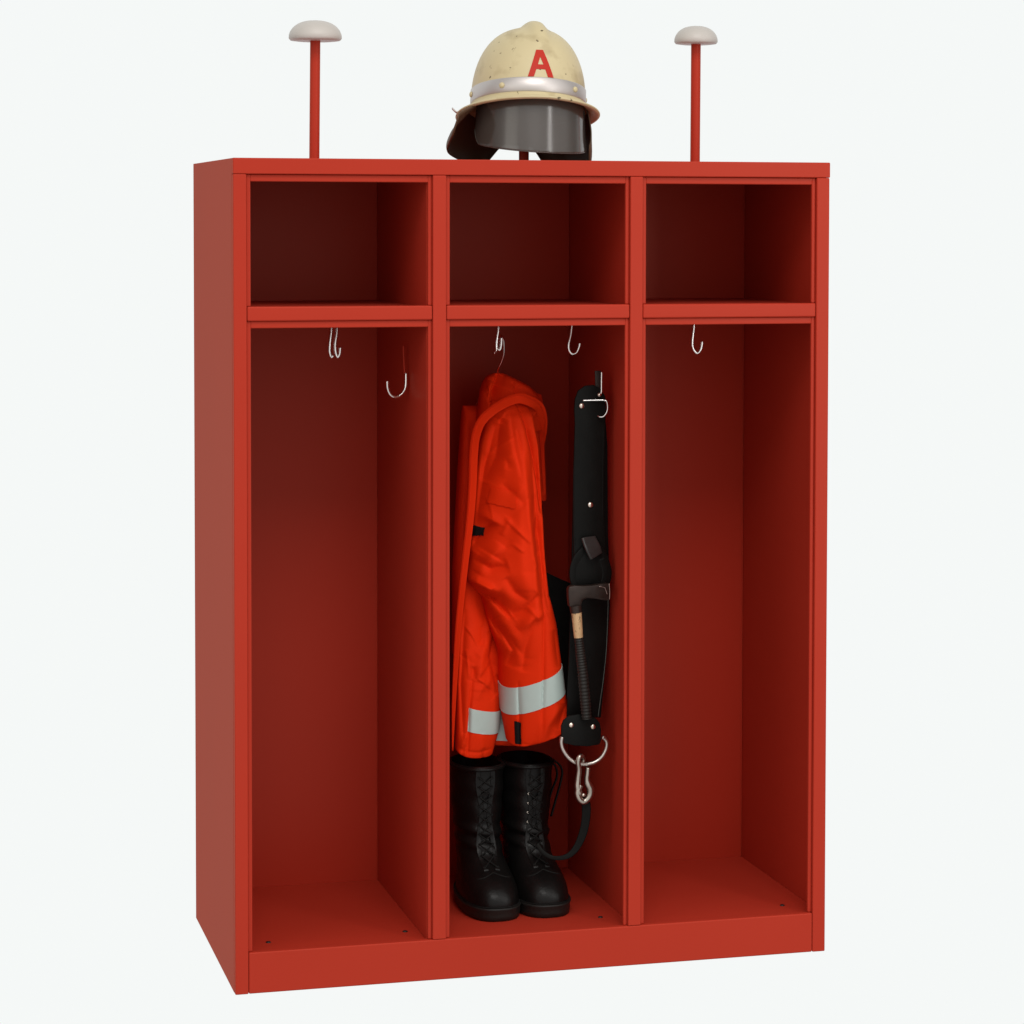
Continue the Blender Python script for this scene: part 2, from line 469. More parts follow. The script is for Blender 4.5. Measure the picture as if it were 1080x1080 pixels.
# aluminium band with rivets
V = []; F = []; zs = [-.0135, -.0115, .018, .020]; of = [.0002, .0018, .0020, .0002]
for z, o_ in zip(zs, of):
    for j in range(NP):
        ph = 2*PI*j/NP
        if z >= 0:
            q = dome(ph, math.asin(z/C_)); n = np.array([math.sin(ph), -math.cos(ph), 0])
        else:
            q = np.array([A_*math.sin(ph), -B_*math.cos(ph), z]); n = np.array([math.sin(ph), -math.cos(ph), 0])
        V.append(q+n*o_)
for i in range(3):
    for j in range(NP): F.append((i*NP+j, i*NP+(j+1) % NP, (i+1)*NP+(j+1) % NP, (i+1)*NP+j))
band = link('band', H(V), F, M['alu'], HT); band.data.set_sharp_from_angle(angle=math.radians(50))
for deg in (-43, 36, -93, 84, 150, -150):
    ph = math.radians(deg); n = np.array([math.sin(ph), -math.cos(ph), 0])
    V, F = lathe_geo([(.0068, 0), (.0068, .0012), (.0058, .0032), (.0032, .0046), (.0002, .005)], np.array([A_*math.sin(ph), -B_*math.cos(ph), .003])+n*.0018, n, 18)
    link('rivet', H(V), F, M['cream'], band)

# letter A, laid on the curve of the shell
def on_dome(s, h, off):
    t = math.asin(min(.98, max(0., h/C_))); return dome(s/(B_*.93*math.cos(t)**.76), t, off)
def bar(g, p0, p1, w, n=14, off=.0009, cut=None):
    """a flat stroke from p0 to p1 (arc length, height) of horizontal width w"""
    V = []; F = []
    for i in range(n+1):
        q = i/n
        for k_ in range(5):
            s = p0[0]+(p1[0]-p0[0])*q+(k_/4-.5)*w; h = p0[1]+(p1[1]-p0[1])*q
            V.append(on_dome(s, h, off))
    for i in range(n):
        for k_ in range(4): F.append((i*5+k_, i*5+k_+1, i*5+k_+6, i*5+k_+5))
    g.add(H(V), F)
g = Geo()
SA = -.010
bar(g, (SA-.0245, .0205), (SA-.0012, .086), .0145)
bar(g, (SA+.0245, .0205), (SA+.0012, .086), .0145, off=.00095)
n0 = 8
V = []; F = []
for i in range(n0+1):
    for k_ in range(3):
        V.append(on_dome(SA-.0155+.031*i/n0, .0385+.0115*k_/2, .00085))
for i in range(n0):
    for k_ in range(2): F.append((i*3+k_, i*3+k_+1, i*3+k_+4, i*3+k_+3))
g.add(H(V), F)
link('letter', g.v, g.f, M['red_letter'], HT)

# smoked visor hanging under the front brim, corners rounded
V = []; F = []; na, nh = 72, 30
for i in range(nh+1):
    q = i/nh
    for j in range(na+1):
        s = j/na*2-1
        ph = s*math.radians(79)-math.radians(2.5)
        zb = -.155+(.036 if s > 0 else .040)*abs(s)**2
        edge = max(0, abs(s)-.86)/.14
        zb += .030*edge**2.6
        z = -.024+(zb+.024)*q
        flare = .004*q
        V.append((( A_-.002+flare)*math.sin(ph), -(B_+.004+flare)*math.cos(ph), z))
for i in range(nh):
    for j in range(na): F.append((i*(na+1)+j, i*(na+1)+j+1, (i+1)*(na+1)+j+1, (i+1)*(na+1)+j))
vis = link('visor', H(V), F, M['visor'], HT)
solid(vis, .002)
lo = [V[nh*(na+1)+j] for j in range(na+1)]
V2, F2 = tube_geo(lo, .0013, seg=8); link('visor_edge', H(V2), F2, M['visor'], vis)
# shallow scratch on the visor
sc = []
for t in np.linspace(0, 1, 8):
    ph = math.radians(26+10*t); sc.append(((A_+.0003)*math.sin(ph), -(B_+.0064)*math.cos(ph), -.052-.020*t-.006*t*t))
# leather neck curtain
V = []; F = []; na, nh = 120, 24
for i in range(nh+1):
    q = i/nh
    for j in range(na+1):
        s = j/na
        a = math.radians(66)+s*math.radians(360-132)          # from the wearer's left round the back to the right
        end = min(s, 1-s)
        r_ = max(0., min(1., (end-(.31 if s < .5 else .37))/.12)); zb = -.156 + .075*r_*r_*(3-2*r_) + .003 + .064*max(0, s-.5) + .040*max(0, 1-end/.05)**2.
        z = -.030+(zb+.030)*q
        left = max(0, (s-.45)/.55)                              # image-left side flares outwards
        fl = (.026+.056*left)*q**1.05*(1-.26*q**5) - .012*q*q*(1-left)
        wav = .003*math.sin(a*9)*q
        V.append(((A_+.006+fl+wav)*math.sin(a), -(B_+.004+fl+wav)*math.cos(a), z+.012*left*q))
for i in range(nh):
    for j in range(na): F.append((i*(na+1)+j, i*(na+1)+j+1, (i+1)*(na+1)+j+1, (i+1)*(na+1)+j))
nk = link('neck_guard', H(V), F, M['neck'], HT)
sm = nk.modifiers.new('leather thickness', 'SOLIDIFY'); sm.thickness = .003; sm.offset = 0

# ------------------------------------------------------------------ cloth
TILT = {}
SOFT = {}
def garment_pts(rows, vs, th, folds, off=0.):
    """rows: (s, v, uL, uR, y, t, slope, bow); vs: the row parameters wanted; th: ring angles (pi/2 = front)"""
    Rw = np.array(rows, float)
    s = Rw[:, 0]
    def it(c):
        x = np.interp(vs, s, Rw[:, c])
        return x
    # smooth interpolation: interpolate then box-filter lightly
    def sm(c):
        fine = np.linspace(s[0], s[-1], 400); y = np.interp(fine, s, Rw[:, c])
        k = SOFT.get(id(rows), 12); pad = np.concatenate([2*y[0]-y[k:0:-1], y, 2*y[-1]-y[-2:-k-2:-1]])
        y = np.convolve(pad, np.ones(2*k+1)/(2*k+1), 'valid')
        return np.interp(vs, fine, y)
    v, uL, uR, y, t, sl, bo = [sm(c)[:, None] for c in range(1, 8)]
    ct, st = np.cos(th)[None, :], np.sin(th)[None, :]
    cx = (uL+uR)/2; a = (uR-uL)/2
    uu = cx - a*np.sign(ct)*np.abs(ct)**.85
    vv = v + sl*(uu-cx) + bo*st
    dy = -t*np.sign(st)*np.abs(st)**.80 - TILT.get(id(rows), 0)*t*(uu-cx)/a
    f = fold_eval(folds, uu, vv)*np.clip(st*1.6+.2, 0, 1) if folds else 0
    P = at(uu, vv, np.broadcast_to(y, uu.shape))
    # outward offset (normal approx in plan)
    P[..., 1] += dy-f-off*st
    P += (off*(-ct))[..., None]*RT
    return P, uu, vv

def fold_eval(folds, u, v):
    out = np.zeros_like(u)
    for kind, pts, amp, wid in folds:
        P = np.asarray(pts, float)
        best = np.full(u.shape, 1e9); side = np.zeros_like(u); tt = np.zeros_like(u)
        L = np.concatenate([[0], np.cumsum(np.linalg.norm(np.diff(P, axis=0), axis=1))])
        for i in range(len(P)-1):
            d = P[i+1]-P[i]; l2 = d @ d
            q = np.clip(((u-P[i, 0])*d[0]+(v-P[i, 1])*d[1])/l2, 0, 1)
            du, dv = u-(P[i, 0]+q*d[0]), v-(P[i, 1]+q*d[1])
            dist = np.hypot(du, dv); sg = np.sign(d[0]*dv-d[1]*du)
            m = dist < best
            best = np.where(m, dist, best); side = np.where(m, sg, side); tt = np.where(m, (L[i]+q*math.sqrt(l2))/L[-1], tt)
        taper = np.sin(np.clip(tt, .0, 1)*PI)**.5 if kind != 'full' else 1
        if kind in ('r', 'full'):
            out += (1.7*amp*np.exp(-(best/wid)**1.25) if amp < 0 else 1.5*amp*np.exp(-(best/wid)**1.8))*taper
        else:                                    # 's': a step, sharp on the + side, fading away on the other
            w = np.where(side > 0, wid*.28, wid)
            out += 1.5*amp*np.exp(-(best/w)**1.3)*taper
    return out

def garment(name, rows, folds, m, parent, n=200, seg=180, close_top=True, hem_in=True, label=None):
    vs = np.linspace(rows[0][0], rows[-1][0], n); th = np.linspace(0, 2*PI, seg, endpoint=False)
    P, uu, vv = garment_pts(rows, vs, th, folds)
    V = P.reshape(-1, 3).tolist(); F = []
    for i in range(n-1):
        for j in range(seg): F.append((i*seg+j, i*seg+(j+1) % seg, (i+1)*seg+(j+1) % seg, (i+1)*seg+j))
    if close_top: F.append(tuple(range(seg)))
    if hem_in:                                   # turned-in hem: the cuff is open and one can look a little way up it
        c = P[-1].mean(0); last = (n-1)*seg
        for k, (sc, dz) in enumerate(((.95, -.001), (.92, .010), (.85, .06))):
            q = c+(P[-1]-c)*sc; q[:, 2] += dz
            b = len(V); V += q.tolist()
            for j in range(seg): F.append((last+j, last+(j+1) % seg, b+(j+1) % seg, b+j))
            last = b
        F.append(tuple(last+j for j in range(seg)))
    return link(name, V, F, m, parent, label=label)

def patch(name, rows, folds, s0, s1, u0, u1, m, parent, off=.0014, n=24, th0=.0, th1=PI, seg=120):
    """a strip of tape or cloth sewn on a garment, between two row parameters and two widths, following its folds"""
    vs = np.linspace(s0, s1, n); th = np.linspace(th0, th1, seg)
    P, uu, vv = garment_pts(rows, vs, th, folds, off)
    P2, _, _ = garment_pts(rows, vs, th, folds, -.002)
    j0, j1 = 0, seg-1
    g = Geo()
    k = seg
    V = np.concatenate([P.reshape(-1, 3), P2.reshape(-1, 3)]); N_ = n*k; F = []
    for i in range(n-1):
        for j in range(k-1):
            F.append((i*k+j, i*k+j+1, (i+1)*k+j+1, (i+1)*k+j)); F.append((N_+i*k+j, N_+(i+1)*k+j, N_+(i+1)*k+j+1, N_+i*k+j+1))
    for j in range(k-1):
        F.append((j, N_+j, N_+j+1, j+1)); a = (n-1)*k; F.append((a+j, a+j+1, N_+a+j+1, N_+a+j))
    for i in range(n-1):
        F.append((i*k, (i+1)*k, N_+(i+1)*k, N_+i*k)); b = k-1; F.append((i*k+b, N_+i*k+b, N_+(i+1)*k+b, (i+1)*k+b))
    o = link(name, V, F, m, parent); o.data.set_sharp_from_angle(angle=math.radians(60))
    return o

JY = .275
def creases(n, u0, u1, v0, v1, seed, amp=.0042, keep=None):
    """small random wrinkles of stiff cloth, mostly lengthwise or slanting"""
    r = np.random.RandomState(seed); out = []
    for _ in range(n):
        u, v = r.uniform(u0, u1), r.uniform(v0, v1); a = r.choice([r.normal(1.45, .25), r.normal(.6, .3), r.normal(-.9, .3)]); l = r.uniform(10, 34)
        du, dv = math.cos(a)*l/2, math.sin(a)*l/2; b = r.uniform(-2, 2)
        if keep and any(a0-l/2 < v < a1+l/2 for a0, a1 in keep): continue
        out.append((r.choice(['r', 's']), [(u-du, v-dv), (u+b, v), (u+du, v+dv)], r.choice([-1, 1])*r.uniform(.3, 1)*amp, r.uniform(2.0, 4.5)))
    return out

JT = thing('fire_jacket', tuple(at(528, 600, JY+.06)), 'orange red fire jacket with silver cuff stripes hanging in the middle bay', 'jacket')

# body of the jacket, behind the sleeves
body_rows = [
    (0, 428, 500, 572, JY+.118, .030, 0, 0),
    (.10, 462, 489, 573, JY+.118, .055, 0, 2),
    (.30, 530, 486, 571, JY+.118, .055, 0, 3),
    (.55, 620, 481, 570, JY+.118, .055, 0, 4),
    (.80, 710, 481, 574, JY+.118, .052, 0, 5),
    (1.0, 776, 482, 566, JY+.118, .050, 0.05, 6)]
body_f = [('r', [(508, 690), (520, 760)], .010, 5), ('r', [(534, 700), (536, 770)], .012, 5), ('r', [(552, 440), (566, 560)], .010, 6)]
garment('body', body_rows, body_f, M['orange'], JT, n=150, seg=140)
patch('hem_stripe', body_rows, body_f, .89, .985, 0, 0, M['tape'], JT, off=.0016, seg=100)

# far sleeve / shoulder seen in shade at the upper left
fs_rows = [
    (0, 428, 488, 520, JY+.115, .010, .02, 0),
    (.06, 434, 487, 522, JY+.115, .030, 0, 1),
    (.35, 500, 483, 512, JY+.110, .040, 0, 2),
    (.7, 600, 478, 502, JY+.105, .040, 0, 2),
    (1, 690, 477.5, 498, JY+.10, .036, 0, 2)]
garment('shoulder', fs_rows, [('r', [(492, 440), (488, 560), (482, 660)], -.006, 3)], M['orange_seam'], JT, n=110, seg=80)

# hood / collar hanging from the hook
hd_rows = [
    (0, 393.5, 521, 530, JY+.085, .006, 0, 0),
    (.10, 397, 514, 540, JY+.083, .020, .05, 1),
    (.3, 405, 509, 557, JY+.080, .034, .05, 2),
    (.52, 415, 506.5, 569, JY+.078, .042, .08, 3),
    (.75, 428, 505, 574, JY+.078, .046, .08, 4),
    (1.0, 448, 502, 574, JY+.080, .046, .05, 5)]
hd_f = [('s', [(524.5, 394), (519, 408), (514, 424)], -.018, 8), ('r', [(530, 397), (552, 405), (566, 416)], .008, 5),
        ('r', [(516, 401), (510, 414)], .006, 4)]
hd_f += creases(12, 505, 572, 396, 440, 5, .005)
garment('collar', hd_rows, hd_f, M['orange'], JT, n=90, seg=150, hem_in=False)

# dangling storm flap on the right, in half shade
fl_rows = [
    (0, 414, 556, 571, JY+.070, .008, .3, 0),
    (.15, 430, 554, 573.5, JY+.072, .022, .1, 0),
    (.5, 475, 555, 574, JY+.075, .026, 0, 1),
    (.8, 505, 560, 575.3, JY+.078, .022, 0, 1),
    (1, 527, 563, 576.2, JY+.080, .012, -.1, 1)]
garment('storm_flap', fl_rows, [('r', [(566, 430), (570, 480), (572, 520)], -.008, 2.5)], M['orange_seam'], JT, n=80, seg=90)

# the second (lower left) sleeve
ls_rows = [
    (0, 560, 489, 515, JY+.088, .012, 0, 0),
    (.10, 590, 486, 520, JY+.089, .032, 0, 2),
    (.25, 630, 482.5, 524, JY+.082, .042, .05, 3),
    (.45, 675, 480, 534, JY+.067, .046, .12, 4),
    (.60, 712, 479, 535, JY+.054, .046, .2, 4),
    (.745, 742.5, 479, 530, JY+.046, .044, .2, 4),
    (.875, 767, 478.6, 527.5, JY+.046, .042, .18, 4),
    (1.0, 789, 478.5, 522, JY+.046, .036, .05, 7.5)]
TILT[id(ls_rows)] = -.55
ls_f = [('r', [(514, 645), (505, 680), (497, 715)], .008, 6), ('s', [(521, 655), (513, 690), (523, 730)], -.010, 9),
        ('r', [(494, 700), (490, 745), (489, 797)], -.0045, 1.6), ('r', [(528, 668), (530, 700)], .008, 4),
        ('r', [(486, 640), (482, 720), (485, 790)], -.006, 3.5), ('r', [(503, 770), (506, 797)], .003, 5),
        ('r', [(480, 788), (500, 790.6), (518, 788)], -.0022, 1.2), ('r', [(508, 720), (519, 733)], -.004, 5),
        ('r', [(486, 770), (483, 786)], .004, 2.5)]
ls_f += creases(40, 480, 530, 580, 795, 3, keep=[(738, 770)])
garment('sleeve', ls_rows, ls_f, M['orange'], JT, n=190, seg=150)
patch('cuff_stripe', ls_rows, ls_f, .745, .872, 0, 0, M['tape'], JT, th0=1.02, th1=PI*.99)

# the near sleeve
ns_rows = [
    (0, 424, 519, 553, JY+.040, .010, .1, 0),
    (.06, 436, 515, 559, JY+.030, .030, 0, 1),
    (.18, 470, 508, 564, JY+.018, .048, 0, 2),
    (.33, 525, 503, 567, JY+.008, .056, 0, 3),
    (.45, 570, 499, 569, JY+.002, .058, 0, 4),
    (.52, 596, 498.5, 571, JY-.003, .059, .02, 4),
    (.565, 614, 495.5, 573, JY-.005, .060, .06, 4),
    (.590, 622, 498, 574, JY-.005, .060, .08, 4),
    (.606, 628, 510, 575.5, JY-.006, .060, .06, 4),
    (.63, 638, 514, 577.5, JY-.006, .060, 0, 5),
    (.68, 658, 519, 582, JY-.008, .058, -.06, 6),
    (.75, 685, 530, 585, JY-.008, .056, -.22, 7),
    (.815, 707, 530.2, 587, JY-.008, .055, -.46, 7),
    (.895, 735, 531.5, 590.5, JY-.008, .052, -.46, 7),
    (1.0, 768, 537, 597, JY-.008, .048, -.45, 11)]
TILT[id(ns_rows)] = .60; SOFT[id(ns_rows)] = 5
ns_f = [
    ('s', [(497, 619), (508, 626), (519, 631), (528, 641), (536, 650)], -.020, 9),
    ('r', [(496, 611), (505, 616), (515, 621)], .012, 4),
    ('r', [(513, 640), (519, 655), (528, 672)], -.012, 5),     # elbow crease
    ('r', [(499, 612), (512, 618), (522, 623)], .009, 5),
    ('s', [(519, 652), (529, 668), (538, 684), (534, 702)], -.010, 8),                       # sleeve folding over below the elbow
    ('r', [(526, 650), (538, 672), (545, 700)], .008, 7),
    ('r', [(537, 436), (540, 500), (541, 560), (545, 620)], .010, 9),                        # long bright ridge
    ('r', [(527, 440), (522, 480), (512, 508)], -.010, 6),
    ('s', [(543, 424), (550, 446), (556, 470), (561, 498), (566, 540)], -.016, 7),           # overlap of the yoke
    ('s', [(535, 432), (537, 470), (542, 500)], -.005, 6),
    ('r', [(516, 548), (507, 566), (498, 580)], -.016, 6),
    ('r', [(523, 446), (513, 490), (507, 530), (503, 556)], -.012, 6),
    ('r', [(553, 452), (558, 520), (565, 590), (571, 640)], -.012, 5),
    ('r', [(544, 470), (549, 540), (556, 600), (559, 650)], .008, 5),
    ('r', [(536, 646), (546, 640), (560, 622)], -.010, 5),
    ('r', [(541, 660), (553, 648), (568, 640)], .007, 5),
    ('r', [(528, 606), (538, 622), (550, 630)], -.009, 5),
    ('r', [(500, 590), (515, 598), (530, 594)], -.010, 6),
    ('r', [(505, 540), (525, 552)], .006, 6),
    ('r', [(524, 572), (514, 585), (503, 604)], .008, 6),
    ('r', [(548, 600), (552, 640), (550, 690)], .006, 7),
    ('r', [(557, 640), (549, 680), (547, 706)], -.006, 4),
    ('r', [(565, 590), (566, 680), (566, 790)], -.0035, 1.6),                                # sleeve seam
    ('r', [(543, 716), (545, 750), (545.5, 790)], -.0040, 1.5),
    ('r', [(556, 520), (560, 580), (566, 650)], -.006, 5),
    ('r', [(583, 740), (570, 760), (563, 782)], .006, 5),
    ('r', [(590, 738), (582, 765)], -.005, 5),
    ('r', [(577, 660), (582, 700)], -.005, 5),
    ('r', [(540, 781), (556, 783.5), (575, 778), (596, 768)], -.0020, 1.2)]
ns_f += creases(70, 500, 596, 432, 780, 11, keep=[(698, 746)])
garment('sleeve', ns_rows, ns_f, M['orange'], JT, n=300, seg=220)
patch('cuff_stripe', ns_rows, ns_f, .822, .902, 0, 0, M['tape'], JT, th0=-.25, th1=PI+.25, n=40, seg=160)

# front edge with its double seam, running over the shoulder and down the left side
pl_px = [(570.5, 470), (572.5, 452), (571.5, 437), (566, 427), (551, 420.5), (539, 422), (522, 431), (508.5, 443.5), (502, 459), (499.5, 480), (498.5, 510), (496, 545), (492, 580), (487.5, 620), (483.5, 660), (480.8, 700), (478.6, 745), (477.5, 792)]
pl_y = [JY+.075, JY+.050, JY+.034, JY+.020, JY+.010, JY+.006, JY-.002, JY-.004, JY+.002, JY+.008, JY+.010, JY+.010, JY+.008, JY+.004, JY+.004, JY+.010, JY+.016, JY+.022]
Pp = np.array([at(u, v, y) for (u, v), y in zip(pl_px, pl_y)])
V, F = tube_geo(Pp, [.8, 1.0, 1.1, 1.15, 1.15, 1.15, 1.1, 1.05, 1, .95, .9, .85, .8, .75, .7, .6, .45, .12], n=160, seg=28, flat=(.0105, .0012), nrm=(-.45, -1, 0.35))
pk = link('placket', V, F, M['orange'], JT)
for dx in (-.0052, -.0078):
    Q = resample(Pp, 160); T = np.gradient(Q, axis=0); T /= np.linalg.norm(T, axis=1)[:, None]
    Nn = np.array([-.45, -1, .35]); Nn /= np.linalg.norm(Nn)
    Bv = np.cross(T, Nn); sc_ = np.interp(np.linspace(0, 1, 160), np.linspace(0, 1, 18), [.8, 1.0, 1.1, 1.15, 1.15, 1.15, 1.1, 1.05, 1, .95, .9, .85, .8, .75, .7, .6, .45, .12])
    V, F = tube_geo(Q+Nn*.0013-Bv*dx*sc_[:, None], .0009, seg=6)
    link('seam', V, F, M['orange_seam'], pk)

# pocket flap with seams, laid on the near sleeve
def sleeve_front(u, v, off):
    """depth of the near sleeve's front at a photo point (searching its rows)"""
    best = None
    th = np.linspace(0.1, PI-.1, 240); vs = np.linspace(0, 1, 260)
    P, uu, vv = SLEEVE
    d = (uu-u)**2+(vv-v)**2; i = np.unravel_index(np.argmin(d), d.shape)
    p = P[i].copy(); p[1] -= off; return p
SLEEVE = garment_pts(ns_rows, np.linspace(0, 1, 400), np.linspace(.1, PI-.1, 240), ns_f)
def lay(px_grid, off):
    return [[sleeve_front(u, v, off) for u, v in row] for row in px_grid]
def quad_patch(name, c0, c1, c2, c3, m, parent, off=.003, n=14, k=10):
    """c0..c3: photo corners top-left, top-right, bottom-right, bottom-left of a cloth piece lying on the sleeve"""
    c0, c1, c2, c3 = [np.array(c, float) for c in (c0, c1, c2, c3)]
    fr = []; bk = []
    for i in range(k+1):
        for j in range(n+1):
            a, b = j/n, i/k
            q = (c0*(1-a)+c1*a)*(1-b)+(c3*(1-a)+c2*a)*b
            fr.append(sleeve_front(q[0], q[1], off)); bk.append(sleeve_front(q[0], q[1], -.002))
    N_ = len(fr); F = []; w = n+1
    for i in range(k):
        for j in range(n):
            F.append((i*w+j, i*w+j+1, (i+1)*w+j+1, (i+1)*w+j)); F.append((N_+i*w+j, N_+(i+1)*w+j, N_+(i+1)*w+j+1, N_+i*w+j+1))
    for j in range(n):
        F.append((j, N_+j, N_+j+1, j+1)); a = k*w; F.append((a+j, a+j+1, N_+a+j+1, N_+a+j))
    for i in range(k):
        F.append((i*w, (i+1)*w, N_+(i+1)*w, N_+i*w)); F.append((i*w+n, N_+i*w+n, N_+(i+1)*w+n, (i+1)*w+n))
    o = link(name, fr+bk, F, m, parent); o.data.set_sharp_from_angle(angle=math.radians(60)); return o
quad_patch('pocket_flap', (515, 513.5), (537, 515.5), (535.6, 533.5), (511.5, 529), M['orange'], JT, off=.0035)
# black closure tabs: one on the cuff, one between front edge and sleeve
quad_patch('cuff_tab', (540.4, 759), (546.0, 760), (547.0, 783), (542.2, 783.5), M['velcro'], JT, off=.0045)
quad_patch('closure_tab', (499.6, 554.5), (510.6, 556), (509.6, 564.6), (499.4, 566), M['velcro'], JT, off=.0045)

# coat hanger: hook shows above the collar, shoulders are inside the jacket
HG = thing('coat_hanger', tuple(at(527, 372, JY+.075)), 'steel wire coat hanger hook above the collar of the orange jacket', 'hanger')
hook_px([(525.6, 357.5), (528.4, 353.8), (530.8, 357), (531.6, 366), (531.2, 374), (529, 381), (526, 387.5), (525.0, 392), (525.2, 398)], JY+.005, JY+.092, r=.0022, parent=HG, name='hanger_hook', n=48)
hh = at(525.2, 398, JY+.092)
V, F = tube_geo([hh, hh+np.array([.03, .01, -.02]), hh+np.array([.07, .02, -.06])], .002, n=16, seg=8); link('hanger_arm', V, F, M['steel'], HG)
V, F = tube_geo([hh, hh+np.array([-.02, .02, -.03]), hh+np.array([-.045, .04, -.07])], .002, n=16, seg=8); link('hanger_arm', V, F, M['steel'], HG)

# ------------------------------------------------------------------ safety belt
BT = thing('safety_belt', tuple(at(620, 600, BY)), 'black leather safety belt with steel rings hanging on the wall hook of the middle bay', 'belt')
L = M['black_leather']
# folded wide strap: front layer with a rounded head, rear layer coming back down
plate('strap', [(606.5, 448), (605.8, 432), (606.5, 421), (610, 412), (617, 407), (626, 406), (634, 410), (638.5, 418), (639.6, 432), (638.2, 450), (637.2, 500), (637, 545), (638, 570), (641, 596), (639, 612), (612, 615), (606, 600), (605.2, 575), (604.8, 545), (604.8, 500)], BY, .007, L, BT, .002)
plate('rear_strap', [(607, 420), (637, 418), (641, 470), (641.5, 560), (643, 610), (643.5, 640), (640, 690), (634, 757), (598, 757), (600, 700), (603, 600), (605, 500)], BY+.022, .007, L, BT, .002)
# flat black sheet added for the dark shade behind the jacket's right edge
plate('shade_sheet', [(562, 598), (575, 603), (592, 611), (604, 616), (606, 650), (606, 760), (592, 757), (585, 710), (577, 670), (568, 630)], JY+.09, .006, L, BT, .002)
# stitched edges
for px in ([(606.2, 470), (606, 520), (606.6, 575)], [(636.4, 455), (635.8, 500), (635.6, 550)]):
    P = at([p[0] for p in px], [p[1] for p in px], BY-.0006)
    tube('stitching', P, .0006, M['lace'], BT, n=12, seg=6)
# buckle frame at the top
bk = [(614.5, 422.4), (625, 422.2), (635, 422.0), (639.4, 423.0), (640.8, 428), (640.2, 434), (637, 438.8), (633, 439.8), (630.4, 438.6)]
P = at([p[0] for p in bk], [p[1] for p in bk], np.array([0, -.004, -.009, -.013, -.014, -.014, -.013, -.009, -.004])+BY)
tube('buckle', P, .0019, M['steel'], BT, n=60, seg=12)
def rivet(u, v, y, r, parent=BT, m=None):
    V, F = lathe_geo([(r, 0), (r, .0012), (r*.8, .003), (r*.35, .004), (.0002, .0042)], at(u, v, y), (0, -1, .05), 20)
    return link('rivet', V, F, m or M['brass_steel'], parent)
rivet(613.4, 428, BY, .0066); rivet(622.6, 532.4, BY, .0066)
# folded keeper loop that carries the axe
kp = [(611.5, 574), (628.5, 564.5), (633.5, 570), (639, 580), (641.5, 592), (641, 604), (636.5, 611), (622, 600), (617, 590), (614.5, 582)]
V = []; F = []
P = [at(u, v, BY-.012) for u, v in ((621.0, 567), (622.6, 573), (624.6, 579), (627.4, 586))]
P = [p+np.array([0, dy, 0]) for p, dy in zip(P, (.004, -.004, -.010, -.010))]
V, F = tube_geo(P, [.92, 1.0, 1.0, .9], n=30, seg=20, flat=(.0205, .004), nrm=(.35, -1, .35))
link('keeper', V, F, M['sheen_leather'], BT)
plate('loop_flap', smooth_px([(613, 588), (608, 597), (606.4, 608), (609, 618), (624, 620.5), (637, 618), (641.6, 604), (641, 590), (636, 578), (630, 572), (620, 579)], 60), BY-.009, .007, L, BT, .002)
P = [at(u, v, BY-.006) for u, v in ((618, 580), (610, 589), (606, 600), (606.5, 612), (612, 622), (624, 624), (636, 617), (640, 604), (636, 588))]
V, F = tube_geo(P, 1.0, n=60, seg=16, flat=(.012, .003), nrm=(.1, -1, .1)); link('loop', V, F, L, BT)
# stitched edge running down the axe pocket
P = at([641.5, 641, 639.5, 636.5, 633, 630.8], [628, 650, 685, 715, 740, 756], BY+.021)
tube('stitching', P, .0008, M['cord'], BT, n=30, seg=6)
# lower end tab with two rivets, D-ring and snap hook
plate('end_tab', [(592.4, 778), (592.2, 766), (594.5, 760), (600, 755.4), (610, 753.4), (622, 755), (629, 758), (633, 763), (634.2, 770), (634.0, 782), (632.5, 785.4), (620, 787.4), (606, 786.6), (595, 784)], BY-.020, .009, L, BT, .0025)
rivet(602.4, 764.6, BY-.020, .0062); rivet(625.4, 766.4, BY-.020, .0062)
dr = [(592.8, 777.2), (592.0, 783), (593.6, 790), (598.4, 797.6), (604.5, 803), (612, 805.6), (620, 805.9), (628, 803.6), (634.6, 798.6), (639, 791), (640.2, 784), (638.4, 779.6), (635.2, 777.4)]
P = at([p[0] for p in dr], [p[1] for p in dr], BY-.016)
V, F = tube_geo(P, .0050, n=90, seg=16); link('ring', V, F, M['ring_steel'], BT)
SH = [(611.4, 838), (609.2, 830), (609.6, 822), (610.6, 812), (609.8, 804), (610.8, 799), (613.0, 797.4), (615.2, 800), (615.0, 806)]
P = at([p[0] for p in SH], [p[1] for p in SH], np.array([0, 0, 0, -.002, -.006, -.006, -.002, .008, .010])+BY-.020)
V, F = tube_geo(P, [1., 1.1, .9, .85, .8, .75, .75, .7, .7], n=60, seg=16); V = np.array(V)
def snap(pts, rs, ys, n=50):
    P = at([p[0] for p in pts], [p[1] for p in pts], np.array(ys)+BY-.020)
    return tube_geo(P, [r*1.45 for r in rs], n=n, seg=16)
g = Geo()
g.add(*snap(SH, [.0052, .0052, .0046, .0042, .0040, .0040, .0040, .0036, .0034], [0, 0, 0, -.002, -.006, -.006, -.002, .008, .010]))
g.add(*snap([(620.3, 809.6), (619.8, 816), (619.2, 822), (620.4, 827), (622.8, 832), (622.4, 838), (619.4, 843.2), (615.4, 845.4), (611.6, 843), (609.4, 838), (609.8, 833), (612.4, 828)],
            [.0040, .0042, .0044, .0058, .0062, .0054, .0050, .0050, .0050, .0052, .0054, .0046], [0]*12, 80))
sn = link('snap_hook', g.v, g.f, M['cast'], BT)
V, F = lathe_geo([(.0002, -.004), (.0036, -.0036), (.0042, 0), (.0036, .0036), (.0002, .004)], at(615.4, 838.4, BY-.022), (0, -1, 0), 14)
link('pin', V, F, M['brass_steel'], sn)
